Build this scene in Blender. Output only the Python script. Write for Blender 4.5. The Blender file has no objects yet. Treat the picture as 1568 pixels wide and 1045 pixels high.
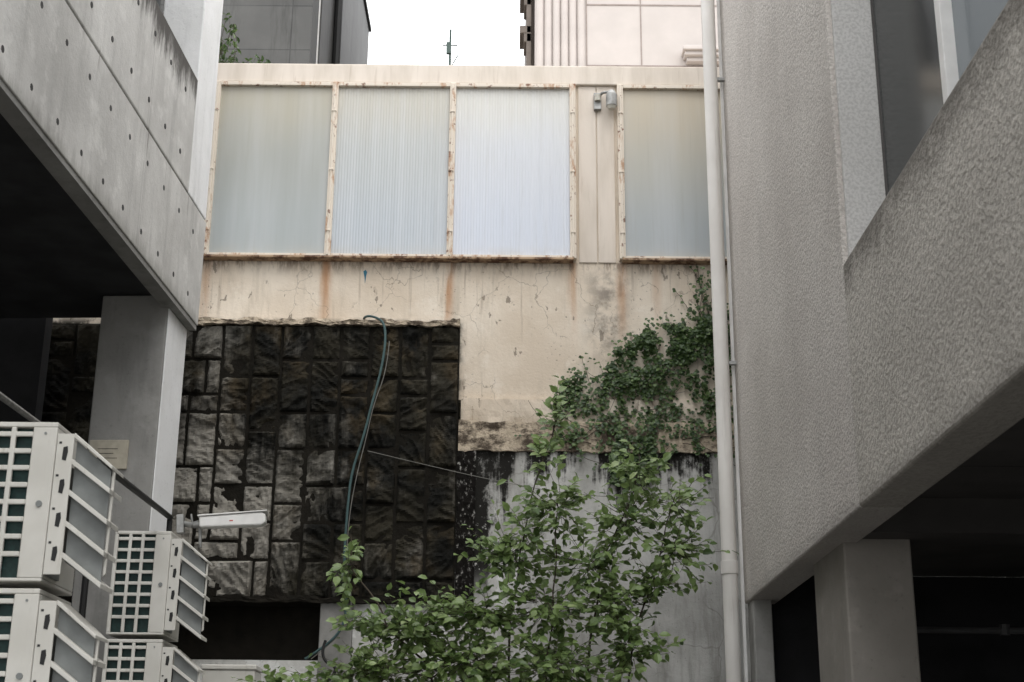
import bpy, math, random
from mathutils import Vector, Matrix, noise as mn
random.seed(7)
R=math.radians
sc=bpy.context.scene

# ------------------------------------------------------------------ material helper
class M:
    def __init__(s,name,rough=0.85,spec=0.3,metal=0.0):
        s.m=bpy.data.materials.new(name); s.m.use_nodes=True
        s.nt=s.m.node_tree; s.N=s.nt.nodes; s.L=s.nt.links
        s.b=s.N['Principled BSDF']
        s.b.inputs['Roughness'].default_value=rough
        s.b.inputs['Specular IOR Level'].default_value=spec
        s.b.inputs['Metallic'].default_value=metal
        s.tc=s.N.new('ShaderNodeTexCoord').outputs['Object']
        sp=s.N.new('ShaderNodeSeparateXYZ'); s.L.new(s.tc,sp.inputs[0])
        s.x,s.y,s.z=sp.outputs
    def set(s,inp,v):
        if isinstance(v,bpy.types.NodeSocket): s.L.new(v,inp)
        else:
            if isinstance(v,(tuple,list)) and len(v)==3 and inp.type=='RGBA': v=(*v,1)
            inp.default_value=v
    def vec(s,sx=1,sy=1,sz=1):
        n=s.N.new('ShaderNodeMapping'); s.L.new(s.tc,n.inputs[0]); n.inputs['Scale'].default_value=(sx,sy,sz); return n.outputs[0]
    def noise(s,scale=5,detail=4,rough=.55,v=None,dist=0):
        n=s.N.new('ShaderNodeTexNoise'); s.L.new(v or s.tc,n.inputs['Vector'])
        n.inputs['Scale'].default_value=scale;n.inputs['Detail'].default_value=min(detail,5)
        n.inputs['Roughness'].default_value=rough;n.inputs['Distortion'].default_value=dist
        return n.outputs[0]
    def vor(s,scale,v=None,feature='DISTANCE_TO_EDGE'):
        n=s.N.new('ShaderNodeTexVoronoi'); n.feature=feature
        s.L.new(v or s.tc,n.inputs['Vector']); n.inputs['Scale'].default_value=scale
        return n.outputs['Distance']
    def warp(s,amt,scale):
        n=s.N.new('ShaderNodeTexNoise'); s.L.new(s.tc,n.inputs['Vector']); n.inputs['Scale'].default_value=scale;n.inputs['Detail'].default_value=4
        a=s.N.new('ShaderNodeVectorMath');a.operation='SCALE';s.L.new(n.outputs[1],a.inputs[0]);a.inputs['Scale'].default_value=amt
        b=s.N.new('ShaderNodeVectorMath');b.operation='ADD';s.L.new(a.outputs[0],b.inputs[0]);s.L.new(s.tc,b.inputs[1])
        return b.outputs[0]
    def f(s,op,a,b=0.0,c=None):
        n=s.N.new('ShaderNodeMath'); n.operation=op
        s.set(n.inputs[0],a); s.set(n.inputs[1],b)
        if c is not None: s.set(n.inputs[2],c)
        return n.outputs[0]
    def sm(s,v,a,b,lo=0.0,hi=1.0):
        n=s.N.new('ShaderNodeMapRange'); n.interpolation_type='SMOOTHSTEP'
        s.set(n.inputs[0],v); n.inputs[1].default_value=a;n.inputs[2].default_value=b
        n.inputs[3].default_value=lo;n.inputs[4].default_value=hi
        return n.outputs[0]
    def mix(s,fac,a,b,blend='MIX'):
        n=s.N.new('ShaderNodeMix'); n.data_type='RGBA'; n.blend_type=blend
        s.set(n.inputs[0],fac); s.set(n.inputs[6],a); s.set(n.inputs[7],b)
        return n.outputs[2]
    def attr(s,name):
        n=s.N.new('ShaderNodeAttribute'); n.attribute_name=name; return n.outputs['Fac']
    def bump(s,h,strength=.5,dist=.01):
        n=s.N.new('ShaderNodeBump'); n.inputs['Strength'].default_value=strength; n.inputs['Distance'].default_value=dist
        s.L.new(h,n.inputs['Height']); s.L.new(n.outputs[0],s.b.inputs['Normal'])
    def col(s,c): s.set(s.b.inputs['Base Color'],c); return s.m
    def mul(s,*a):
        r=a[0]
        for q in a[1:]: r=s.f('MULTIPLY',r,q)
        return r

# ------------------------------------------------------------------ mesh helper
class B:
    def __init__(s): s.v=[];s.f=[];s.r=[]
    def box(s,x0,x1,y0,y1,z0,z1):
        n=len(s.v)
        s.v+=[(x0,y0,z0),(x1,y0,z0),(x1,y1,z0),(x0,y1,z0),(x0,y0,z1),(x1,y0,z1),(x1,y1,z1),(x0,y1,z1)]
        s.f+=[(n,n+3,n+2,n+1),(n+4,n+5,n+6,n+7),(n,n+1,n+5,n+4),(n+1,n+2,n+6,n+5),(n+2,n+3,n+7,n+6),(n+3,n,n+4,n+7)]
        return s
    def prism(s,pts,y0,y1):
        n=len(s.v);k=len(pts)
        s.v+=[(p[0],y0,p[1]) for p in pts]+[(p[0],y1,p[1]) for p in pts]
        s.f.append(tuple(range(n,n+k)));s.f.append(tuple(range(n+2*k-1,n+k-1,-1)))
        for i in range(k):
            j=(i+1)%k; s.f.append((n+i,n+k+i,n+k+j,n+j))
        return s
    def tube(s,p,q,r0,r1=None,k=8):
        p=Vector(p);q=Vector(q);r1=r0 if r1 is None else r1
        d=(q-p)
        if d.length<1e-6: return s
        d.normalize(); a=d.orthogonal().normalized(); b=d.cross(a); n=len(s.v)
        for c,r in((p,r0),(q,r1)):
            for i in range(k):
                t=2*math.pi*i/k; s.v.append(tuple(c+a*math.cos(t)*r+b*math.sin(t)*r))
        for i in range(k):
            j=(i+1)%k; s.f.append((n+i,n+j,n+k+j,n+k+i))
        s.f.append(tuple(range(n+k-1,n-1,-1)));s.f.append(tuple(range(n+k,n+2*k)))
        return s
    def path(s,pts,r0,r1=None,k=6):
        r1=r0 if r1 is None else r1;m=len(pts)-1
        for i in range(m):
            s.tube(pts[i],pts[i+1],r0+(r1-r0)*i/m,r0+(r1-r0)*(i+1)/m,k)
        return s
    def obj(s,name,mat,parent=None,bevel=0,smooth=False,seg=2):
        me=bpy.data.meshes.new(name); me.from_pydata(s.v,[],s.f); me.update()
        o=bpy.data.objects.new(name,me); sc.collection.objects.link(o)
        me.materials.append(mat)
        if s.r:
            a=me.attributes.new('rnd','FLOAT','POINT'); a.data.foreach_set('value',s.r)
        if parent: o.parent=parent
        if bevel:
            b=o.modifiers.new('b','BEVEL'); b.width=bevel; b.segments=seg; b.limit_method='ANGLE'
        if smooth:
            me.polygons.foreach_set('use_smooth',[True]*len(me.polygons))
        return o
def empty(name,loc=(0,0,0),rz=0):
    e=bpy.data.objects.new(name,None); e.location=loc; e.rotation_euler=(0,0,rz); sc.collection.objects.link(e); return e
def box(name,mat,parent,*d,bevel=0): return B().box(*d).obj(name,mat,parent,bevel)

# ------------------------------------------------------------------ materials
def plain(name,c,rough=.6,var=.12,scale=12,spec=.3,bump=0,metal=0):
    m=M(name,rough,spec,metal); n=m.noise(scale,5)
    m.col(m.mix(m.sm(n,.3,.7),tuple(k*(1-var) for k in c),tuple(min(1,k*(1+var)) for k in c)))
    if bump: m.bump(m.noise(scale*6,4),bump,.004)
    return m.m

RX=[-1.67,-.57,.545,.99]
m=M('cream_paint',.8,.2)
below=m.sm(m.z,6.3,6.2)
n1=m.noise(1.3,6); n2=m.noise(1.0,6,.65,m.vec(5,5,.8)); n3=m.noise(3.2,8,.7)
c=m.mix(m.sm(n1,.35,.65),(.62,.53,.425),(.73,.65,.545))
c=m.mix(m.mul(m.sm(n2,.5,.72),.55),c,(.42,.36,.285))
c=m.mix(m.mul(m.sm(n3,.53,.68),.45),c,(.79,.73,.64))
gx=m.sm(m.f('ABSOLUTE',m.f('SUBTRACT',m.x,.86)),.30,0); gz=m.mul(m.sm(m.z,5.15,5.6),m.sm(m.z,6.24,6.1))
c=m.mix(m.mul(gx,gz,m.sm(m.noise(6,6,.65),.38,.62),.8),c,(.20,.175,.15))
nr=m.noise(1,5,.6,m.vec(9,9,1.2))
for x0,st in zip(RX+[-2.75,1.3],(1,1.1,.7,.8,.6,.4)):
    d=m.f('ABSOLUTE',m.f('SUBTRACT',m.f('ADD',m.x,m.f('MULTIPLY',m.f('SUBTRACT',nr,.5),.12)),x0))
    e=m.mul(m.sm(d,.065,.0),m.sm(m.z,5.2,6.15),m.sm(m.z,6.26,6.24),m.sm(nr,.3,.55),.8*st)
    c=m.mix(e,c,(.42,.20,.08))
dl=m.mul(m.sm(m.z,6.08,6.235),m.sm(m.z,6.26,6.24),m.sm(m.noise(6,6,.7,m.vec(2,1,.5)),.45,.62))
c=m.mix(m.mul(dl,.7),c,(.16,.11,.08))
w=m.warp(.30,4); cr=m.vor(1.9,w)
cm=m.mul(m.sm(cr,.006,.001),m.sm(m.noise(1.7,3),.46,.54),below)
c=m.mix(m.mul(cm,.55),c,(.16,.13,.10))
chn=m.noise(9,5,.6,m.vec(1.5,1,.75)); chip=m.mul(m.sm(chn,.615,.63),m.sm(m.noise(1.9,2),.47,.53),below)
c=m.mix(m.mul(chip,.75),c,(.20,.165,.13))
sp=m.mul(m.sm(m.noise(36,4,.7),.61,.66),m.sm(m.noise(2.3,3),.42,.6),below)
c=m.mix(m.mul(sp,.75),c,(.14,.11,.09))
vs=m.mul(m.sm(m.noise(1,5,.6,m.vec(20,1,.8)),.55,.68),m.sm(m.noise(1.4,3),.40,.6),below)
c=m.mix(m.mul(vs,.5),c,(.30,.235,.175))
low=m.mul(m.sm(m.z,4.98,4.7),m.sm(m.noise(4,6),.35,.6),.5)
c=m.mix(low,c,(.24,.20,.15))
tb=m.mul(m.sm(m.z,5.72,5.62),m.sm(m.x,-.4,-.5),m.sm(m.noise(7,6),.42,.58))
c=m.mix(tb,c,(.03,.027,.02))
m.bump(m.f('ADD',m.noise(22,5,.7),m.f('MULTIPLY',chip,-1.0)),.5,.012)
CREAM=m.col(c)
m=M('cream_clean',.7); c=m.mix(m.sm(m.noise(1,5,.6,m.vec(6,6,1)),.35,.7),(.69,.62,.545),(.58,.515,.44)); c=m.mix(m.mul(m.sm(m.noise(1,5,.7,m.vec(16,4,1.2)),.56,.72),.4),c,(.35,.28,.21)); m.bump(m.noise(30,4),.2,.004); CLEAN=m.col(c)
m=M('rusty_frame',.6); rn=m.noise(7,5,.7,m.vec(2,1,.7))
c=m.mix(m.mul(m.sm(rn,.52,.66),.8),(.68,.61,.52),(.40,.22,.12)); c=m.mix(m.mul(m.sm(m.noise(18,5),.60,.68),.85),c,(.16,.07,.04))
m.bump(m.noise(40,5),.4,.003); FRAME=m.col(c)
m=M('rust_sill',.8); c=m.mix(m.sm(m.noise(9,6,.7),.42,.6),(.42,.3,.2),(.10,.05,.03)); m.bump(m.noise(30,6),.5,.005); SILL=m.col(c)
def panelmat(name,top,mid,bot,k):
    m=M(name,.32,.3)
    t=m.sm(m.f('ADD',m.z,m.f('MULTIPLY',m.f('SUBTRACT',m.noise(1.2,4),.5),.7)),7.95,7.1)
    b=m.sm(m.z,7.3,6.5)
    c=m.mix(t,top,mid); c=m.mix(b,c,bot)  # yellowed top; sky reflection painted into the blue-grey lower colours
    st=m.noise(1,4,.6,m.vec(k,1,.25)); c=m.mix(m.mul(m.sm(st,.4,.7),.22),c,(.66,.68,.71))
    c=m.mix(m.mul(m.sm(m.noise(1,6,.7,m.vec(30,1,1.0)),.5,.75),.2),c,(.3,.28,.24))
    c=m.mix(m.mul(m.sm(m.z,6.42,6.27),m.sm(m.noise(5,5),.3,.7),.5),c,(.45,.42,.36))
    m.bump(m.noise(3,3,.5,m.vec(6,1,.6)),.08,.008)
    return m.col(c)
PAN=[panelmat('polycarbonate_plain',(.44,.415,.34),(.375,.385,.36),(.39,.42,.42),3),
     panelmat('polycarbonate_ribbed',(.52,.50,.44),(.48,.50,.50),(.48,.52,.56),14),
     panelmat('polycarbonate_bright',(.62,.61,.57),(.60,.62,.66),(.60,.64,.72),14),
     panelmat('polycarbonate_old',(.52,.46,.36),(.45,.44,.39),(.40,.43,.44),3)]
# stone blocks
m=M('mossy_stone',.85,.12)
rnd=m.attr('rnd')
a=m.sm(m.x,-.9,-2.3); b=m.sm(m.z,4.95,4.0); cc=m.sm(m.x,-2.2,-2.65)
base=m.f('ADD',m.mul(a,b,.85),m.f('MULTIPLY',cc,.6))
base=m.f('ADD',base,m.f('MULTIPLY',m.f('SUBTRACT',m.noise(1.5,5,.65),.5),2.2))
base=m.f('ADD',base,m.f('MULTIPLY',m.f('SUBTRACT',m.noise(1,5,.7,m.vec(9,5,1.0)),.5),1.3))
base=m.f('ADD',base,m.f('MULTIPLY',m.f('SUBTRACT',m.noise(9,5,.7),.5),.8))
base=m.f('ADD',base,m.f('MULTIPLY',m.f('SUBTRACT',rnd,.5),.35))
inn=m.sm(m.x,-2.95,-2.88)  # stones under the left building blackened in colour, standing in for shade
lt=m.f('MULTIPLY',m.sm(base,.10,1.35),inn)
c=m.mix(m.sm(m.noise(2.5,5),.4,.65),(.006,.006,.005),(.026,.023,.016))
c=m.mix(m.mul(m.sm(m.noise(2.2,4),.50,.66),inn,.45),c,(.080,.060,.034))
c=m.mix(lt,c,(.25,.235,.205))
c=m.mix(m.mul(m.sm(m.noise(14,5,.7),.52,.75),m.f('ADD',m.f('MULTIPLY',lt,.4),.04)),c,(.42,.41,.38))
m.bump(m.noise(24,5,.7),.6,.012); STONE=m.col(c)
m=M('black_mortar',.95,.08); c=m.mix(m.noise(8,5),(.005,.005,.004),(.022,.019,.015)); m.bump(m.noise(20,5),.6,.02); MORTAR=m.col(c)
m=M('speckled_render',.9,.1); c=m.mix(m.sm(m.noise(22,5,.75,m.vec(1.4,1,.7)),.55,.66),(.008,.007,.006),(.30,.29,.27)); m.bump(m.noise(20,5),.6,.02); SPECK=m.col(c)
# lower stained plaster
m=M('stained_plaster',.85,.2)
n1=m.noise(1.4,5,.6)
c=m.mix(m.sm(n1,.35,.65),(.36,.355,.335),(.54,.535,.51))
c=m.mix(m.mul(m.sm(m.noise(1,5,.7,m.vec(7,4,.9)),.48,.72),.6),c,(.20,.19,.17))
c=m.mix(m.mul(m.sm(m.noise(2.0,5,.6),.53,.58),m.sm(m.x,.9,-.2),.8),c,(.68,.68,.66))
gr=m.vor(2.6,m.warp(.5,2)); c=m.mix(m.mul(m.sm(gr,.02,.004),m.sm(m.noise(1.3,3),.5,.6),.35),c,(.12,.11,.09))
c=m.mix(m.mul(m.sm(m.noise(30,4,.7),.6,.68),.4),c,(.14,.13,.12))
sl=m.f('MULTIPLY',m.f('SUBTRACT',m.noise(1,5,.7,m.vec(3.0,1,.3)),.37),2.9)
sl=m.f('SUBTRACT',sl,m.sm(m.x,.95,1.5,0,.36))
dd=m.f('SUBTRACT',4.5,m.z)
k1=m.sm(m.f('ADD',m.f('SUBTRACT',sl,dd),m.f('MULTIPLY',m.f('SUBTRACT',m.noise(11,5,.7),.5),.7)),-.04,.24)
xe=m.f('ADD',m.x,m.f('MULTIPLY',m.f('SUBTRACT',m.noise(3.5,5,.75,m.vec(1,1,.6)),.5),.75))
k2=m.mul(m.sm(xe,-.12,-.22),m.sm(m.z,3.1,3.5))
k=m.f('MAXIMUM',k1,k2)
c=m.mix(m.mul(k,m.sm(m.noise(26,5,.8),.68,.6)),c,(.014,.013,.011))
m.bump(m.noise(16,5,.7),.5,.015); PLAST=m.col(c)
m=M('dirty_ledge',.9,.15); q=m.noise(4,5,.75,m.vec(1.5,1,2.2))
c=m.mix(m.sm(q,.42,.62),(.50,.42,.32),(.08,.062,.047)); m.bump(m.noise(18,5,.75),.9,.02); LEDGE=m.col(c)
def conc(name,lo,hi,mould=None,fs=1.0):
    m=M(name,.8,.2); n=m.noise(1.3,5,.6); st=m.noise(1,5,.65,m.vec(6,6,.7))
    c=m.mix(m.sm(n,.3,.7),lo,hi)
    c=m.mix(m.mul(m.sm(st,.48,.75),.4),c,tuple(k*.55 for k in lo))
    c=m.mix(m.mul(m.sm(m.noise(30,5,.7),.58,.7),.3),c,tuple(k*.5 for k in lo))
    c=m.mix(m.mul(m.sm(m.noise(3.5,5,.65),.52,.66),.35),c,tuple(min(.8,k*1.25) for k in hi))
    if mould:
        h=m.f('ADD',m.z,m.f('MULTIPLY',m.f('SUBTRACT',m.noise(1,5,.75,m.vec(7,7,1.5)),.5),.95))
        c=m.mix(m.mul(m.sm(h,mould-.34,mould-.04),.92),c,(.045,.04,.035))
        h2=m.f('ADD',m.z,m.f('MULTIPLY',m.f('SUBTRACT',m.noise(1,5,.75,m.vec(9,9,1.0)),.5),.35))
        c=m.mix(m.mul(m.sm(h2,5.34,5.2),.5),c,(.2,.19,.17))
        gs=m.mul(m.sm(m.noise(1,5,.7,m.vec(10,10,1.2)),.54,.68),m.sm(m.z,5.75,6.1),m.sm(m.z,6.2,6.1))
        c=m.mix(m.mul(gs,.5),c,(.13,.12,.105))
        pl=m.sm(m.f('ABSOLUTE',m.f('SUBTRACT',m.f('PINGPONG',m.y,1.68),1.66)),.008,.003)
        c=m.mix(m.mul(pl,.25),c,(.15,.14,.13))
    m.bump(m.noise(24,5,.7),.35,.008); return m.col(c)
CONC=conc('fairfaced_concrete',(.43,.42,.40),(.59,.58,.555),7.11)
CONCW=conc('white_painted_pillar',(.66,.66,.65),(.76,.76,.76))
CONCD=conc('column_concrete',(.20,.195,.185),(.28,.275,.26))
def stucco(name,lo,hi,sc_=55,bs=.8,edge=None):
    m=M(name,.9,.12); n=m.noise(sc_,3,.55); big=m.noise(1.1,5,.6)
    c=m.mix(m.sm(big,.3,.7),lo,hi)
    c=m.mix(m.mul(m.sm(n,.60,.36),.35),c,tuple(k*.45 for k in lo))
    st=m.noise(1,5,.6,m.vec(5,3,.5)); c=m.mix(m.mul(m.sm(st,.5,.75),.25),c,tuple(k*.6 for k in lo))
    if edge:
        nn=m.f('MULTIPLY',m.f('SUBTRACT',m.noise(3,5,.75,m.vec(1,1.5,1)),.5),.6)
        h=m.f('ADD',m.z,nn)
        c=m.mix(m.mul(m.sm(h,edge-.28,edge+.02),.8),c,(.13,.12,.105))
    zz=m.f('ADD',m.z,m.f('MULTIPLY',m.f('SUBTRACT',m.noise(4,4,.7),.5),.12))
    c=m.mix(m.mul(m.sm(zz,3.16,3.03),.5),c,tuple(k*.45 for k in lo))
    m.bump(n,bs,.014); return m.col(c)
STUC=stucco('stucco_wall',(.51,.475,.44),(.60,.565,.525))
STUC2=stucco('stucco_parapet',(.42,.395,.355),(.51,.48,.435),40,.9,4.36)
STUCL=stucco('stucco_jamb',(.56,.55,.53),(.62,.61,.59),60,.15)
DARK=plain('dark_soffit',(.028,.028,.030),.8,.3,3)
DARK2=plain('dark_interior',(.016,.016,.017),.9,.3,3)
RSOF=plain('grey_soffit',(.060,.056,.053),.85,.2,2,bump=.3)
GLASS=plain('dark_window_glass',(.010,.013,.014),.15,.2,1,.25)
m=M('pale_window_glass',.15,.5); m.col((.20,.23,.25)); GLASSP=m.m
WHITE=plain('white_metal',(.70,.69,.67),.45,.08,6)
m=M('ac_casing_paint',.5,.3); c=m.mix(m.sm(m.noise(3,5),.3,.7),(.52,.505,.46),(.62,.605,.56)); c=m.mix(m.mul(m.sm(m.noise(1,5,.7,m.vec(25,25,3)),.55,.75),.4),c,(.28,.25,.20)); ACW=m.col(c)
ACG=plain('ac_baffle_grey',(.19,.20,.195),.6,.2,6)
COIL=plain('ac_coil',(.008,.028,.025),.6,.3,40)
BLACK=plain('black_metal',(.016,.016,.016),.55)
GALV=plain('galvanised_steel',(.28,.28,.27),.45,.25,15,.5,metal=.5)
m=M('pvc_pipe',.4,.3); c=m.mix(m.sm(m.noise(2,4),.3,.7),(.62,.595,.56),(.70,.675,.64)); c=m.mix(m.mul(m.sm(m.noise(1,5,.7,m.vec(20,20,1.2)),.52,.75),.35),c,(.32,.29,.25)); PIPEM=m.col(c)
HOSE=plain('green_hose',(.045,.085,.085),.5)
WIRE=plain('grey_wire',(.16,.155,.14),.5)
BARK=plain('bark',(.06,.048,.035),.85,.3,30)
GROUND=plain('pavement_ground',(.20,.195,.185),.9,.25,3,bump=.4)

B().box(-300,300,-300,300,-.1,0).obj('ground',GROUND)

# ------------------------------------------------------------------ rear building
rb=empty('rear_building')
box('upper_wall',CREAM,rb,-7,7,12,14.9,4.952,8.02)
box('coping',CLEAN,rb,-7,7,11.955,14.95,8.022,8.22,bevel=.01)
box('strip_groove',CLEAN,rb,.60,.765,11.985,12.02,6.245,8.02,bevel=.004)
box('strip_groove_b',CLEAN,rb,.775,.935,11.985,12.02,6.245,8.02,bevel=.004)
fb=B(); sb=B()
def frame(x0,x1):
    fb.box(x0,x1,11.925,12.01,7.975,8.012)
    fb.box(x0,x1,11.925,12.01,6.262,6.29)
    sb.box(x0-.03,x1+.03,11.895,12.02,6.238,6.260)
xs=[-3.87,-2.77,-1.67,-.57,.545]
for a,b2 in zip(xs[:-1],xs[1:]): frame(a+.028,b2-.028)
for x in xs: fb.box(x-.028,x+.028,11.92,12.01,6.262,8.015)
frame(.99+.028,2.09-.028)
for x in(.99,2.09): fb.box(x-.028,x+.028,11.92,12.01,6.262,8.015)
for x in xs+[.99]:
    fb.box(x-.010,x+.010,11.905,11.93,6.27,8.0)
    for z in(6.5,7.1,7.7): fb.box(x-.02,x+.02,11.90,11.92,z,z+.02)
fb.obj('panel_frames',FRAME,rb,.004); sb.obj('panel_sills',SILL,rb,.004)
def panel(x0,x1,mat,amp,pitch,name):
    b=B(); nx=int((x1-x0)/(pitch/5)) if amp>0 else 30; nz=8
    for j in range(nz+1):
        for i in range(nx+1):
            x=x0+(x1-x0)*i/nx; z=6.28+(7.985-6.28)*j/nz
            y=11.965+(amp*math.cos(2*math.pi*x/pitch) if amp>0 else .001*math.sin(x*9+z*2))+.004*mn.noise(Vector((x*2,z*1.0,3)))
            b.v.append((x,y,z))
    for j in range(nz):
        for i in range(nx):
            n=j*(nx+1)+i; b.f.append((n,n+1,n+nx+2,n+nx+1))
    b.obj(name,mat,rb,smooth=True)
panel(-3.86,-2.79,PAN[0],0,1,'panel_sheet_a')
panel(-2.75,-1.69,PAN[0],0,1,'panel_sheet_b')
panel(-1.65,-.59,PAN[1],.0014,.026,'panel_sheet_c')
panel(-.55,.525,PAN[2],.0014,.026,'panel_sheet_d')
panel(1.01,2.07,PAN[3],0,1,'panel_sheet_e')
BLUE=plain('blue_paint',(.03,.16,.24),.5)
b=B(); b.prism([(-1.345,6.145),(-1.325,6.16),(-1.31,6.14),(-1.318,6.10),(-1.326,6.03),(-1.332,6.09)],11.996,12.01); b.obj('paint_mark',BLUE,rb)

# ------------------------------------------------------------------ retaining wall
rw=empty('stone_retaining_wall')
W,H=.13,.16; X0,Z0=-4.62,3.2; NC,NR=32,15
occ=[[0]*NC for _ in range(NR)]
sb=B()
sizes=[(2,2),(2,3),(2,1),(3,2),(2,2),(2,2),(3,1),(2,3),(2,1)]
for r in range(NR-1,-1,-1):
    for c_ in range(NC):
        if occ[r][c_]: continue
        random.shuffle(sizes)
        w_,h_=1,1
        for (w,h) in sizes+[(1,2),(1,1)]:
            if c_+w<=NC and r-h+1>=0 and all(not occ[r-j][c_+i] for i in range(w) for j in range(h)):
                w_,h_=w,h;break
        for i in range(w_):
            for j in range(h_): occ[r-j][c_+i]=1
        g=.004
        x0=X0+c_*W+g;x1=X0+(c_+w_)*W-g;z1=Z0+(r+1)*H-g;z0=Z0+(r+1-h_)*H+g
        st=.014; nx=max(3,int((x1-x0)/st));nz=max(3,int((z1-z0)/st))
        ang=random.choice([.5,.9,1.1,2.2,2.5])+random.uniform(-.3,.3); fr=random.uniform(4,8); rv=random.random(); dep=random.uniform(.024,.040)
        tx,tz=random.uniform(-.05,.05),random.uniform(-.05,.05)
        n0=len(sb.v); ca,sa=math.cos(ang),math.sin(ang); sd=random.uniform(0,50)
        for j in range(nz+1):
            for i in range(nx+1):
                x=x0+(x1-x0)*i/nx;z=z0+(z1-z0)*j/nz
                u=x*ca+z*sa; v2=-x*sa+z*ca
                wv=1-2*abs(mn.noise(Vector((u*fr*2.6,v2*fr*.9,sd))))*1.6
                e=min(i,nx-i,j,nz-j)
                d=dep+tx*(x-(x0+x1)/2)*3+tz*(z-(z0+z1)/2)*3+.014*wv+.020*mn.noise(Vector((x*12,z*12,sd)))+.009*mn.noise(Vector((x*40,z*40,sd)))
                if e==0: d=-.01
                elif e==1: d*=.75
                sb.v.append((x+(random.uniform(-.003,.003) if e else 0),11.93-d,z+(random.uniform(-.003,.003) if e else 0))); sb.r.append(rv)
        for j in range(nz):
            for i in range(nx):
                n=n0+j*(nx+1)+i; sb.f.append((n,n+1,n+nx+2,n+nx+1))
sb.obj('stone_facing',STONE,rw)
box('stone_backing',MORTAR,rw,-7,-.462,11.918,12.3,3.17,5.60)
def rough_strip(name,mat,x0,x1,y0,y1,z0,z1,amp,step=.03,nz=4,fr=6):
    b=B(); nx=int((x1-x0)/step)
    prof=[(y1,z1)]+[(y0,z1-(z1-z0)*j/nz) for j in range(nz+1)]+[(y1,z0)]
    k=len(prof)
    for i in range(nx+1):
        x=x0+(x1-x0)*i/nx
        for j,(y,z) in enumerate(prof):
            a=amp if 0<j<k-1 else 0
            b.v.append((x,y+a*.6*mn.noise(Vector((x*fr*2,z*20,7+j))),z+(a*mn.noise(Vector((x*fr,j*.6,1)))+a*.5*mn.noise(Vector((x*fr*4,j,5))))))
    for i in range(nx):
        for j in range(k-1):
            n=i*k+j; b.f.append((n,n+1,n+k+1,n+k))
    return b.obj(name,mat,rw)
rough_strip('stone_cap',LEDGE,-3.0,-.46,11.86,12.05,5.595,5.635,.035)
rough_strip('dirty_ledge',LEDGE,-.455,7,11.90,12.05,4.475,4.735,.02)
rough_strip('plaster_band',CREAM,-.44,7,11.955,12.05,4.735,4.955,.014)
rough_strip('speckled_edge',SPECK,-.458,-.30,11.905,12.0,3.10,4.47,.02,.02,40,9)
box('lower_plaster',PLAST,rw,-.60,7,11.935,12.3,0,4.48)
box('low_wall_grey',CONCD,rw,-1.57,-1.30,11.90,12.2,0,3.19,bevel=.01)
box('low_wall_white',PLAST,rw,-1.298,-.602,11.93,12.2,0,3.19)
rough_strip('stone_corbel',MORTAR,-4.7,-.40,11.86,12.2,3.165,3.215,.02)
box('recess_back',MORTAR,rw,-7,-1.57,12.15,12.4,0,3.19)
box('recess_ledge',PLAST,rw,-7,-1.572,11.92,12.14,0,2.70)

# ------------------------------------------------------------------ foliage helpers
class Lf(B):
    def leaf(s,p,d,nrm,L,w,fold=.25,rv=None):
        d=Vector(d).normalized(); nrm=Vector(nrm); sd=d.cross(nrm)
        if sd.length<1e-3: sd=d.orthogonal()
        sd.normalize(); up=sd.cross(d); p=Vector(p); n=len(s.v)
        def P(a,b,c): return tuple(p+sd*a+d*b+up*c)
        s.v+=[P(0,0,0),P(-w*.85,L*.3,w*fold),P(-w*.8,L*.66,w*fold*.7),P(0,L,-L*.12),P(w*.8,L*.66,w*fold*.7),P(w*.85,L*.3,w*fold),P(0,L*.32,0),P(0,L*.66,-L*.02)]
        s.f+=[(n,n+6,n+1),(n+1,n+6,n+7,n+2),(n+2,n+7,n+3),(n,n+5,n+6),(n+5,n+4,n+7,n+6),(n+4,n+3,n+7)]
        rv=random.random() if rv is None else rv
        s.r+=[rv]*8
def leafmat(name,a,b2,c2,tr=.25,spec=.4):
    m=M(name,.38,spec); r=m.attr('rnd')
    c=m.mix(m.sm(r,0,.6),a,b2); c=m.mix(m.sm(r,.68,1),c,c2); m.col(c)
    t=m.N.new('ShaderNodeBsdfTranslucent'); m.L.new(c,t.inputs[0])
    mx=m.N.new('ShaderNodeMixShader'); mx.inputs[0].default_value=tr
    m.L.new(m.b.outputs[0],mx.inputs[1]);m.L.new(t.outputs[0],mx.inputs[2])
    m.L.new(mx.outputs[0],m.N['Material Output'].inputs[0]); return m.m
IVYM=leafmat('ivy_leaf',(.025,.052,.015),(.062,.108,.032),(.12,.18,.06))
LEAFM=leafmat('shrub_leaf',(.065,.115,.032),(.18,.26,.085),(.34,.42,.19),.35,.5)
tops=[(.38,5.02),(.46,5.14),(.62,5.22),(.85,5.29),(.98,5.42),(1.1,5.55),(1.4,5.64),(1.75,5.74),(2.3,5.8)]
def top(x):
    for (a,za),(b_,zb) in zip(tops[:-1],tops[1:]):
        if a<=x<=b_: return za+(zb-za)*(x-a)/(b_-a)
    return 0
iv=Lf(); cnt=0
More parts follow.
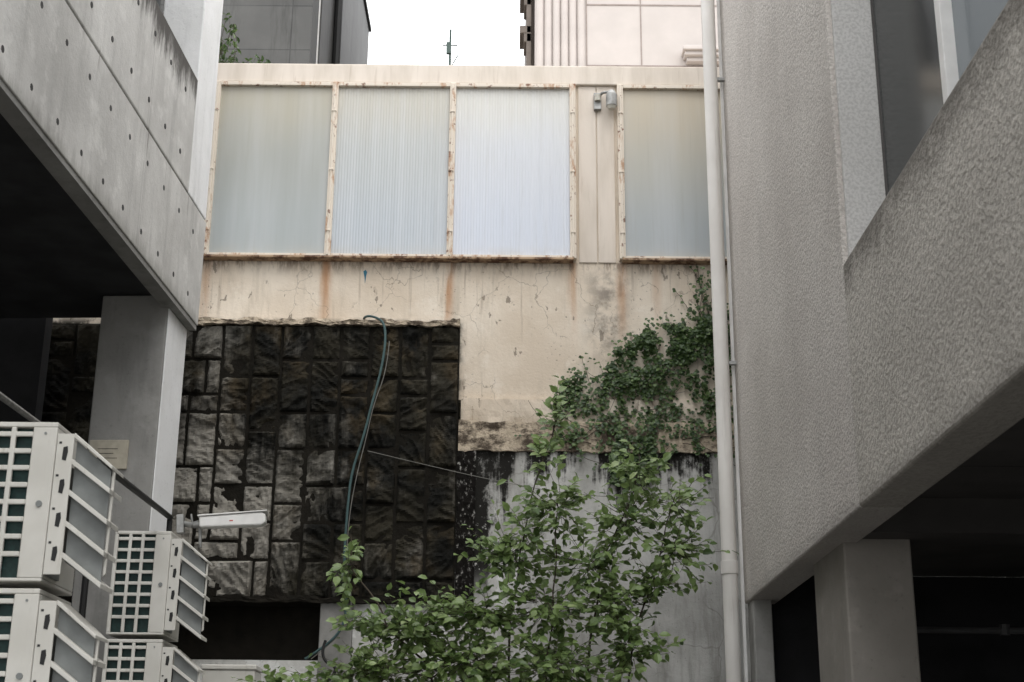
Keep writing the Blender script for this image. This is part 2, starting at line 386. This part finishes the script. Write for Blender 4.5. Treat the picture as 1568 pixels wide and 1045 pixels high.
while cnt<7200:
    x=random.uniform(.38,2.25); z=random.uniform(4.2,6.25); t=top(x)+.10*mn.noise(Vector((x*7,0,4)))+.05*mn.noise(Vector((x*21,0,4)))
    nn=mn.noise(Vector((x*5,z*5,1)))+.5*mn.noise(Vector((x*13,z*13,2)))
    if z>t:
        if x>1.55 and random.random()<.12*max(0,nn+.15)*(6.25-z)*3: dz=0; p=1
        elif z-t<.1 and random.random()<.06: p=1;dz=0
        else: continue
    else:
        dz=t-z
        if x>.9: p=.95 if dz<.38 else .34*math.exp(-(dz-.38)*1.3)
        else: p=.7*math.exp(-dz*3.0)
        if .85<x<1.25: p=max(p,.45)
        if z<4.45 and not(.85<x<1.25): p*=.12
        p*=max(0,min(1,.62+nn*2.1))
    if random.random()>p: continue
    y=11.95-random.uniform(0,.04)-(.07*max(0,nn+.2) if dz<.5 and x>.9 else 0)
    if z<4.74: y-=.05
    L=random.uniform(.022,.046)
    iv.leaf((x,y,z),(random.uniform(-.8,.8),random.uniform(-.5,-.1),-.6+random.uniform(-.5,.6)),(random.uniform(-.5,.5),-1,random.uniform(.1,.9)),L,L*.48,.15)
    cnt+=1
vb=B()
def runner(x,z,dx,dz,n,leafp,yy=11.975):
    pts=[(x,yy,z)]
    for i in range(n):
        dx+=random.uniform(-.012,.012);dz+=random.uniform(-.010,.010)
        x+=dx;z+=dz; pts.append((x,yy-random.uniform(0,.012),z))
        if random.random()<leafp:
            L=random.uniform(.025,.045); iv.leaf((x,yy-.02,z),(random.uniform(-1,1),-.3,-.5),(0,-1,.4),L,L*.48,.15)
    vb.path(pts,.0045,.002,4)
for i in range(30): runner(random.uniform(.7,2.0),random.uniform(4.6,4.85),random.uniform(-.02,.02),random.uniform(.012,.028),14,.2)
for i in range(8): runner(1.70+random.uniform(-.06,.08),5.65,random.uniform(-.008,.006),.042,random.randint(8,13),.45)
for i in range(14): runner(random.uniform(.5,1.9),random.uniform(4.45,4.75),random.uniform(-.05,.05),random.uniform(-.01,.02),14,.3,11.89)
e=empty('ivy_plant'); iv.obj('leaves',IVYM,e); vb.obj('vines',BARK,e)

# ------------------------------------------------------------------ shrub
cl=[(.33,10.1,4.28,.12,.22,14),(.25,10.05,3.98,.12,.18,13),(.93,10.2,3.95,.22,.18,34),(1.20,10.2,3.68,.28,.22,32),(.85,10.1,3.55,.30,.26,52),
(1.22,10.2,3.35,.26,.22,38),(.32,10,3.62,.34,.24,42),(-.02,10,3.26,.30,.26,48),(.52,10.1,3.24,.38,.24,56),(.23,10,2.92,.40,.26,64),(.78,10.1,2.93,.34,.26,56),
(-.36,9.9,2.84,.40,.20,76),(-.66,9.9,2.72,.38,.22,80),(-1.0,9.9,2.78,.22,.16,26),(-1.12,10,3.22,.13,.20,16),(-.27,9.8,2.52,.54,.20,104),(.36,9.9,2.52,.46,.22,78),
(.84,10,2.60,.26,.22,42),(-1.55,10,2.37,.26,.10,30),(-1.0,9.8,2.45,.42,.16,60),(1.05,10.1,3.1,.26,.22,30),(-.1,9.9,2.15,.9,.25,70),(.1,10,3.45,.2,.2,20)]
stems=[[(0.10,10.2,0),(0.06,10.15,1.2),(.02,10.05,2.1),(.0,10.0,2.7),(.08,10.02,3.3),(.20,10.05,3.8),(.33,10.1,4.40)],
       [(.50,10.3,0),(.48,10.25,1.3),(.50,10.2,2.2),(.58,10.15,2.8),(.70,10.15,3.3),(.88,10.2,3.8),(.94,10.2,4.05)],
       [(-.35,10.1,0),(-.38,10.0,1.2),(-.40,9.9,2.0),(-.55,9.9,2.5),(-.85,9.9,2.75),(-1.08,9.98,3.15),(-1.13,10,3.4)],
       [(.3,10.1,0),(.25,10.0,1.4),(.25,9.95,2.3),(.30,10,3.0),(.34,10,3.6)],
       [(.6,10.3,0),(.75,10.25,1.8),(.85,10.2,2.6),(1.02,10.2,3.2),(1.2,10.2,3.75)]]
wb=B(); lf=Lf(); nodes=[]
for s_ in stems:
    fine=[]
    for a,b_ in zip(s_[:-1],s_[1:]):
        a=Vector(a);b_=Vector(b_)
        for i in range(5):
            p=a.lerp(b_,i/5); p+=Vector((mn.noise(p*3)*.05,mn.noise(p*3+Vector((5,0,0)))*.05,0)); fine.append(p)
    fine.append(Vector(s_[-1])); wb.path(fine,.013,.003,6); nodes+=fine
def rv3(s=1): return Vector((random.gauss(0,s),random.gauss(0,s),random.gauss(0,s)))
for (cx,cy,cz,rx,rz,n) in cl:
    C=Vector((cx,cy,cz))
    base=min(nodes,key=lambda q:(q-C).length+(.3 if q.z>cz else 0)+(2 if q.z<1.2 else 0))
    mid=(base+C)/2+Vector((0,0,.04)); wb.path([base,mid,C],.005,.0025,5)
    for k in range(n):
        q=rv3(.58)
        if q.length>1.35: q*=1.35/q.length
        tip=C+Vector((q.x*rx,q.y*.32,q.z*rz))
        st=C.lerp(base,random.random()*.5)+Vector((q.x*rx,q.y*.3,q.z*rz))*.25
        bend=st.lerp(tip,.5)+rv3(.02)-Vector((0,0,.02))
        wb.path([st,bend,tip],.0026,.0013,4)
        dr=(tip-st).normalized() if (tip-st).length>.01 else Vector((0,0,1))
        m_=random.randint(4,7); sh=random.random()
        for j in range(m_):
            t=.25+.8*j/(m_-1)
            pt=(st.lerp(bend,t*2) if t<.5 else bend.lerp(tip,(t-.5)*2))
            side=dr.cross(Vector((0,0,1)))
            if side.length<.1: side=Vector((1,0,0))
            side.normalize(); side*= (1 if j%2 else -1)
            d=side*.8+dr*.7+rv3(.4)+Vector((0,0,-.15))
            L=random.uniform(.045,.092)
            lf.leaf(pt,d,Vector((0,-.85,1))+rv3(.4),L,L*random.uniform(.30,.40),.2,min(1,max(0,random.random()*.65+sh*.35)))
e=empty('leafy_shrub'); lf.obj('leaves',LEAFM,e); wb.obj('branches',BARK,e)

# ------------------------------------------------------------------ cables
def cable(name,pts,r,mat):
    cu=bpy.data.curves.new(name,'CURVE'); cu.dimensions='3D'; cu.bevel_depth=r; cu.bevel_resolution=3
    sp=cu.splines.new('NURBS'); sp.points.add(len(pts)-1); sp.use_endpoint_u=True; sp.order_u=3
    for i,p in enumerate(pts): sp.points[i].co=(*p,1)
    o=bpy.data.objects.new(name,cu); cu.materials.append(mat); sc.collection.objects.link(o); return o
hp=[(-1.32,12.0,5.70),(-1.29,11.84,5.67),(-1.20,11.83,5.655),(-1.12,11.82,5.60),(-1.10,11.80,5.42),(-1.13,11.79,5.15),(-1.20,11.79,4.85),(-1.26,11.79,4.55),(-1.35,11.79,4.25),(-1.37,11.79,3.9),(-1.38,11.78,3.5),(-1.34,11.79,3.15),(-1.36,11.8,2.95),(-1.50,11.8,2.80),(-1.66,11.8,2.70)]
cable('garden_hose',hp,.011,HOSE)
cable('power_cable',[(x+.03+.02*math.sin(i*2),y,z) for i,(x,y,z) in enumerate(hp[4:])],.004,WIRE)
cable('power_cable',[(-1.22,11.8,4.44),(-.8,11.8,4.34),(-.25,11.82,4.22),(.4,11.84,4.10),(1.0,11.85,4.06),(1.72,11.85,4.07)],.0028,WIRE)
cable('power_cable',[(-1.5,11.8,2.85),(-1.55,11.78,2.70),(-1.35,11.8,2.62),(-1.5,11.8,2.50)],.012,BLACK)

# ------------------------------------------------------------------ wall lamp
wl=empty('wall_lamp',(.845,12,7.86))
b=B(); b.box(-.10,-.03,-.06,-.015,-.10,.07); b.tube((-.065,-.04,.03),(-.02,-.10,.05),.014); b.tube((-.02,-.10,.05),(.06,-.12,.05),.014)
b.obj('bracket',GALV,wl,.004)
b=B(); b.tube((.06,-.12,.06),(.06,-.12,.02),.03,.05,16); b.tube((.06,-.12,.02),(.06,-.12,-.10),.052,.05,16); b.obj('housing',GALV,wl,.004)
b=B(); b.tube((.06,-.12,-.10),(.06,-.12,-.13),.044,.03,16); b.tube((-.065,-.07,-.02),(-.065,-.075,.04),.03,.03,12); b.obj('lens',plain('lamp_lens',(.5,.48,.42),.3),wl)

# ------------------------------------------------------------------ drainpipe
dp=empty('drainpipe')
b=B(); b.tube((1.655,10.72,0),(1.655,10.72,9.6),.058,.058,32); b.obj('pipe',PIPEM,dp)
b=B()
for z in(3.30,9.3): b.tube((1.655,10.72,z-.05),(1.655,10.72,z+.05),.066,.066,32)
b.obj('couplings',PIPEM,dp,.004)
b=B()
for z in(4.9,7.4,2.2): b.box(1.65,1.78,10.70,10.74,z,z+.03)
b.obj('clips',GALV,dp,.003)

# ------------------------------------------------------------------ right stucco building
TR=9.6
sbd=empty('stucco_building')
box('facade_wall',STUC,sbd,1.77,2.0,7.12,10.80,3.04,TR,bevel=.012)
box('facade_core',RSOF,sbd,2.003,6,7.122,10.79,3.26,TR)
box('parapet',STUC2,sbd,1.767,2.0,-4,7.117,3.04,4.36,bevel=.015)
box('jamb',STUCL,sbd,1.80,2.02,7.085,7.119,4.365,TR,bevel=.004)
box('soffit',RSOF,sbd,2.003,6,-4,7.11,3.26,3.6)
box('cross_beam',RSOF,sbd,2.003,6,7.9,8.25,3.06,3.258)
box('glass_near',GLASSP,sbd,2.03,2.06,-4,5.80,4.0,TR)
box('glass_far',GLASS,sbd,2.03,2.06,5.80,7.08,4.0,TR)
b=B()
for y in(5.80,4.2,2.4): b.box(1.97,2.07,y,y+.07,4.3,TR)
b.box(1.97,2.07,-4,7.08,4.2,4.30)
b.obj('window_mullions',WHITE,sbd,.006)
PIER=conc('pier_concrete',(.21,.195,.172),(.27,.25,.225))
box('column',PIER,sbd,1.91,2.30,8.12,8.95,0,3.10,bevel=.012)
box('corner_pier',CONCD,sbd,1.79,1.93,10.55,10.78,0,3.10,bevel=.01)
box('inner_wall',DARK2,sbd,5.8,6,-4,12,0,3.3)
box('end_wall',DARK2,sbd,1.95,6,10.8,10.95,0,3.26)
b=B(); b.tube((2.3,9.6,2.72),(5.8,9.6,2.72),.022); b.tube((3.3,9.6,2.69),(3.3,9.6,2.76),.035); b.obj('service_pipe',plain('dull_pipe',(.06,.06,.06),.6),sbd)
box('corner_bead',WHITE,sbd,1.745,1.768,10.775,10.805,0,TR)

# ------------------------------------------------------------------ left concrete building
TL=9.4
lb=empty('concrete_building',(-2.515,10.8,0),R(-2.55))
box('beam_lower',CONC,lb,-.13,0,-16,0,5.21,6.105,bevel=.008)
box('beam_groove',BLACK,lb,-.13,-.018,-16,-.01,6.10,6.13)
box('beam_upper',CONC,lb,-.13,-.002,-16,-.56,6.125,7.11,bevel=.012)
box('pillar',CONCW,lb,-.34,-.004,-.557,-.002,6.126,TL,bevel=.01)
box('lip',CONCD,lb,-.13,-.01,-16,-.01,5.17,5.208)
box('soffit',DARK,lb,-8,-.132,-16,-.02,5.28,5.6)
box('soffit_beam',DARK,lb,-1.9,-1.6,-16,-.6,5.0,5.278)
box('column',CONCD,lb,-.60,-.085,-.56,-.03,0,5.275,bevel=.012)
box('column_render',CONCW,lb,-.084,-.075,-.555,-.035,0,5.168,bevel=.003)
b=B(); b.box(-.40,-.37,-16,-.56,7.0,TL); b.obj('window_glass',GLASS,lb)
b=B(); b.box(-.36,-.30,-1.7,-1.62,7.1,TL); b.box(-.36,-.30,-3.4,-3.3,7.1,TL); b.obj('window_frame',BLACK,lb,.005)
box('inner_wall',DARK2,lb,-8,-7.8,-16,1,0,5.3)
box('dark_shade_panel',DARK2,lb,-8,-1.42,.45,.6,0,5.6)  # added dark panel covering the stones, stands in for deep shade
box('roof',CONCD,lb,-8,-.01,-16,0,TL+.002,TL+.2)
b=B()
for z,sx in((5.36,0),(5.88,.0),(6.33,.1),(6.86,.1)):
    y=-.36-sx
    while y>-14:
        if not(z>6.1 and y>-.65): b.tube((-.02,y,z),(.0012,y,z),.021,.021,12)
        y-=.42
b.obj('tie_holes',BLACK,lb)
nb=empty('notice_plaque',(-2.515,10.8,0),R(-2.55))
box('plate',plain('plaque_plate',(.42,.385,.31),.5),nb,-.575,-.285,-.585,-.562,3.91,4.13,bevel=.004)
b=B()
for i in range(3): b.box(-.51,-.36-.03*(i%2),-.5865,-.584,4.06-i*.035,4.064-i*.035)
b.obj('lettering',BLACK,nb)

# ------------------------------------------------------------------ air conditioners
def ac(loc):
    e=empty('air_conditioner_unit',loc)
    B().box(-.37,-.01,.03,.42,.012,.665).obj('coil',COIL,e)
    b=B()
    b.box(-.38,0,0,.45,.668,.69); b.box(-.38,0,0,.45,0,.014)
    b.box(-.105,0,0,.02,.0145,.6675); b.box(-.38,-.355,0,.02,.0145,.6675)
    b.box(-.02,0,.0205,.45,.0145,.6675)
    for i in range(1,9): b.box(-.3545,-.1055,.0005,.016,.030+i*.0745,.052+i*.0745)
    for x in(-.285,-.20): b.box(x,x+.022,-.001,.017,.0145,.6675)
    b.obj('casing',ACW,e,.004)
    b=B(); b.tube((-.045,-.006,.33),(-.045,.003,.33),.014,.014,12);b.tube((-.05,-.003,.64),(-.05,.003,.64),.006,.006,8); b.obj('badge_and_screw',ACG,e)
    b=B(); b.tube((.0,.24,.35),(.012,.24,.35),.19,.19,28); b.obj('fan_opening',BLACK,e)
    b=B(); b.box(.002,.075,.005,.012,.03,.64)
    b.box(.002,.008,.012,.06,.03,.64)
    D=.20
    b.prism([(.075,.645),(.25,.50),(.25,.485),(.075,.625)],.006,D)
    b.prism([(.238,.494),(.25,.483),(.25,.04),(.238,.03)],.06,.075)
    for i in range(4):
        z=.53-i*.135; b.prism([(.075,z),(.25,z-.13),(.25,z-.152),(.075,z-.024)],.004,D)
    b.obj('baffle_frame',ACW,e,.002)
    b=B(); b.prism([(.076,.62),(.237,.485),(.237,-.02),(.076,.09)],.045,.05); b.prism([(.0,.64),(.012,.64),(.012,.03),(.0,.03)],.02,D); b.obj('baffle_side',ACG,e)
    b=B()
    for i in range(4):
        z=.09+i*.145
        b.prism([(.03,z),(.048,z-.005),(.054,z+.035),(.050,z+.060),(.032,z+.055)],.0035,.0052)
        b.box(.012,.024,.0035,.0052,z+.07,z+.08)
    b.obj('slots',BLACK,e)
    return e
for z in(3.16-.69,3.16-1.41): ac((-1.97,6.0,z))
for z in(3.33-.69,3.33-1.41): ac((-2.29,9.55,z))
st=empty('equipment_stand')
b=B()
for (x0,x1,y0,y1,zt) in((-2.37,-1.95,5.98,6.5,1.745),(-2.69,-2.27,9.52,10.1,1.91)):
    for x in(x0,x1):
        for y in(y0,y1): b.box(x-.02,x+.02,y-.02,y+.02,0,zt-.045)
    b.box(x0-.03,x1+.03,y0,y0+.04,zt-.045,zt); b.box(x0-.03,x1+.03,y1-.04,y1,zt-.045,zt)
b.obj('frame',GALV,st,.003)
hr=empty('metal_handrail')
b=B()
pa,pb=(-2.17,7.3,3.29),(-2.43,10.05,3.52)
b.path([pa,pb],.02,.02,8); b.tube(pb,(pb[0],pb[1],0),.02); b.tube(pa,(pa[0],pa[1],0),.018)
b.obj('rails',BLACK,hr)
b=B(); b.path([(-2.62,6.9,3.56),(-2.78,8.2,3.70),(-2.78,8.2,3.0)],.018,.018,8); b.obj('grey_rail',GALV,hr)
cu=empty('air_conditioner_unit',(-2.32,11.0,1.98))
box('casing',ACW,cu,0,.40,0,.3,0,.56,bevel=.01); box('lid',ACW,cu,-.01,.41,-.01,.31,.562,.60,bevel=.008)
b=B(); b.tube((.2,-.008,.28),(.2,.002,.28),.17,.17,24); b.obj('fan_grille',BLACK,cu)
b=B(); b.box(.02,.06,.0,.3,-1.98,-.002); b.box(.34,.38,.0,.3,-1.98,-.002); b.obj('legs',GALV,cu)
sec=empty('security_camera',(-2.18,9.9,3.45)); sec.rotation_euler=(0,R(-5),R(4))
b=B(); b.prism([(0,-.035),(.43,-.048),(.46,-.03),(.46,.03),(.43,.045),(0,.04)],-.05,.05); b.obj('housing',plain('camera_housing',(.72,.71,.69),.4,.05),sec,.012,seg=3)
b=B(); b.prism([(-.01,.042),(.47,.048),(.475,.056),(-.01,.052)],-.058,.058); b.obj('sunshield',WHITE,sec,.002)
b=B(); b.tube((.01,0,0),(-.05,0,-.01),.028,.022,12); b.tube((-.05,0,-.01),(-.12,.02,.01),.02,.02,10); b.tube((.0,0,-.03),(.0,.0,-.17),.012); b.box(-.16,-.11,-.02,.04,-.06,.07); b.tube((-.05,0,-.01),(-.06,.0,.07),.008); b.obj('mount',GALV,sec,.003)
b=B(); b.box(.21,.235,-.0515,-.0502,-.008,.000); b.obj('mark',plain('red_mark',(.4,.05,.04),.5),sec)

# ------------------------------------------------------------------ buildings behind
m=M('dark_cladding',.6)
br=m.N.new('ShaderNodeTexBrick')
mp=m.N.new('ShaderNodeMapping'); mp.inputs['Rotation'].default_value=(R(90),0,0); m.L.new(m.tc,mp.inputs[0]); m.L.new(mp.outputs[0],br.inputs[0])
br.offset=0; br.inputs['Scale'].default_value=1; br.inputs['Brick Width'].default_value=.9; br.inputs['Row Height'].default_value=.6; br.inputs['Mortar Size'].default_value=.008
br.inputs['Color1'].default_value=(.070,.070,.067,1);br.inputs['Color2'].default_value=(.058,.058,.056,1);br.inputs['Mortar'].default_value=(.03,.03,.03,1)
c=m.mix(m.mul(m.sm(m.noise(1.4,5),.4,.7),.6),br.outputs[0],(.10,.10,.095))
c=m.mix(m.mul(m.sm(m.noise(1,5,.7,m.vec(5,5,.6)),.5,.7),.6),c,(.025,.025,.023)); CLAD=m.col(c)
d1=empty('grey_tower'); box('walls',CLAD,d1,-5.5,-2.46,15.2,15.7,0,16); box('parapet',CONCD,d1,-5.6,-2.44,15.1,15.8,16.002,16.3)
d2=empty('grey_apartment_block'); box('side_wall',CLAD,d2,-5,-2.78,18.02,24,0,15.6); box('white_sky_face',WHITE,d2,-5,-2.80,17.98,18.018,0,15.62)  # white front face added to stand in for the bright sky gap
b=B(); b.tube((-2.72,19.3,0),(-2.72,19.3,15.7),.06); b.box(-2.82,-2.74,18,24.05,15.602,15.68); b.tube((-2.95,17.9,13.0),(-2.95,17.9,15),.05); b.obj('downpipe_and_flashing',BLACK,d2)
d3=empty('low_roof_building'); box('walls',CONCW,d3,-2,.1,19,23,0,11.2); box('roof_edge',CONCD,d3,-2.05,.15,18.95,23.05,11.202,11.3)
an=empty('roof_antenna',(-1.02,20,12.4))
b=B(); b.tube((0,0,-1.1),(0,0,.9),.026,.018,8); b.box(-.06,.015,-.04,.02,.46,.66); b.tube((-.12,0,.62),(.12,0,.62),.012); b.tube((0,0,.2),(.13,0,.45),.010); b.obj('mast',plain('antenna_metal',(.13,.19,.17),.5),an,.003)
PINK=plain('pale_cladding',(.45,.41,.385),.6,.06,2); BRN=plain('brown_side',(.12,.10,.085),.7,.2,3)
d4=empty('ornate_building')
box('walls',PINK,d4,.24,7,15,42,0,16); box('side_skin',BRN,d4,.20,.238,15.2,42,0,16)
b=B()
for i in range(6): b.tube((.30+i*.098,15.0,0),(.30+i*.098,15.0,16),.047,.047,14)
b.obj('fluted_pilaster',PINK,d4)
JO=plain('joint_grey',(.26,.22,.20),.8)
b=B()
for z in(9.9,10.72,12.4): b.box(.86,7,14.994,15.0,z,z+.018)
for x in(.85,1.50,2.3,3.2): b.box(x,x+.014,14.993,15.0,0,16)
b.obj('panel_joints',JO,d4)
b=B()
for k,(dz,pr) in enumerate(((0,.10),(.05,.16),(.10,.20),(.15,.13))): b.box(2.08-pr*.5,4,15-pr,14.999,9.93+dz,9.978+dz)
b.obj('cornice',PINK,d4,.008)
b=B()
for z in(10.4,10.9,11.3,12.0,13.2): b.box(.06,.20,15.1,15.5,z,z+.10); b.box(.11,.20,15.1,15.45,z-.12,z-.002)
b.box(.14,.20,15.1,15.2,0,16)
b.obj('side_mouldings',BRN,d4,.008)

wd=empty('wall_top_weeds'); l2=Lf(); w2=B()
for i in range(34):
    x=-3.0+abs(random.gauss(0,.28)); p=Vector((x,12.25+random.uniform(-.2,.2),8.2)); h=random.uniform(.1,.6 if x<-2.6 else .2)
    if i%5==0: x=random.uniform(-2.9,-2.1); p.x=x; h=.10
    pts=[p]
    for k in range(5): pts.append(pts[-1]+Vector((random.uniform(-.04,.06),random.uniform(-.03,.03),h/5)))
    w2.path(pts,.004,.002,4)
    for q in pts[1:]:
        for k in range(3):
            L=random.uniform(.04,.08); l2.leaf(q,rv3(1),Vector((0,-.3,1))+rv3(.3),L,L*.28)
l2.obj('leaves',IVYM,wd); w2.obj('stalks',BARK,wd)

# ------------------------------------------------------------------ light
w=bpy.data.worlds.new('World'); sc.world=w; w.use_nodes=True; nt=w.node_tree
sky=nt.nodes.new('ShaderNodeTexSky'); sky.sky_type='NISHITA'; sky.sun_disc=False
tosun=Vector((.22,-.50,.90)).normalized()
sky.sun_elevation=math.asin(tosun.z); sky.sun_rotation=math.atan2(tosun.x,tosun.y)
mx=nt.nodes.new('ShaderNodeMix'); mx.data_type='RGBA'; mx.inputs[0].default_value=.90
nt.links.new(sky.outputs[0],mx.inputs[6]); mx.inputs[7].default_value=(23,23.1,23.3,1)
bg=nt.nodes['Background']; nt.links.new(mx.outputs[2],bg.inputs[0]); bg.inputs[1].default_value=.13
sl=bpy.data.lights.new('sun','SUN'); sl.energy=1.1; sl.angle=R(30); sl.color=(1,.97,.92)
so=bpy.data.objects.new('sun',sl); so.rotation_euler=tosun.to_track_quat('Z','Y').to_euler(); sc.collection.objects.link(so)
sc.view_settings.view_transform='Standard'; sc.view_settings.look='None'; sc.view_settings.exposure=0

cam=bpy.data.cameras.new('camera'); cam.lens=50; cam.sensor_width=36; cam.clip_end=1000
cam.dof.use_dof=True; cam.dof.focus_distance=12.0; cam.dof.aperture_fstop=6.3
co=bpy.data.objects.new('camera',cam); sc.collection.objects.link(co)
co.matrix_world=Matrix.Translation((0,0,1.6))@Matrix.Rotation(R(108),4,'X')@Matrix.Rotation(R(.5),4,'Z')
sc.camera=co
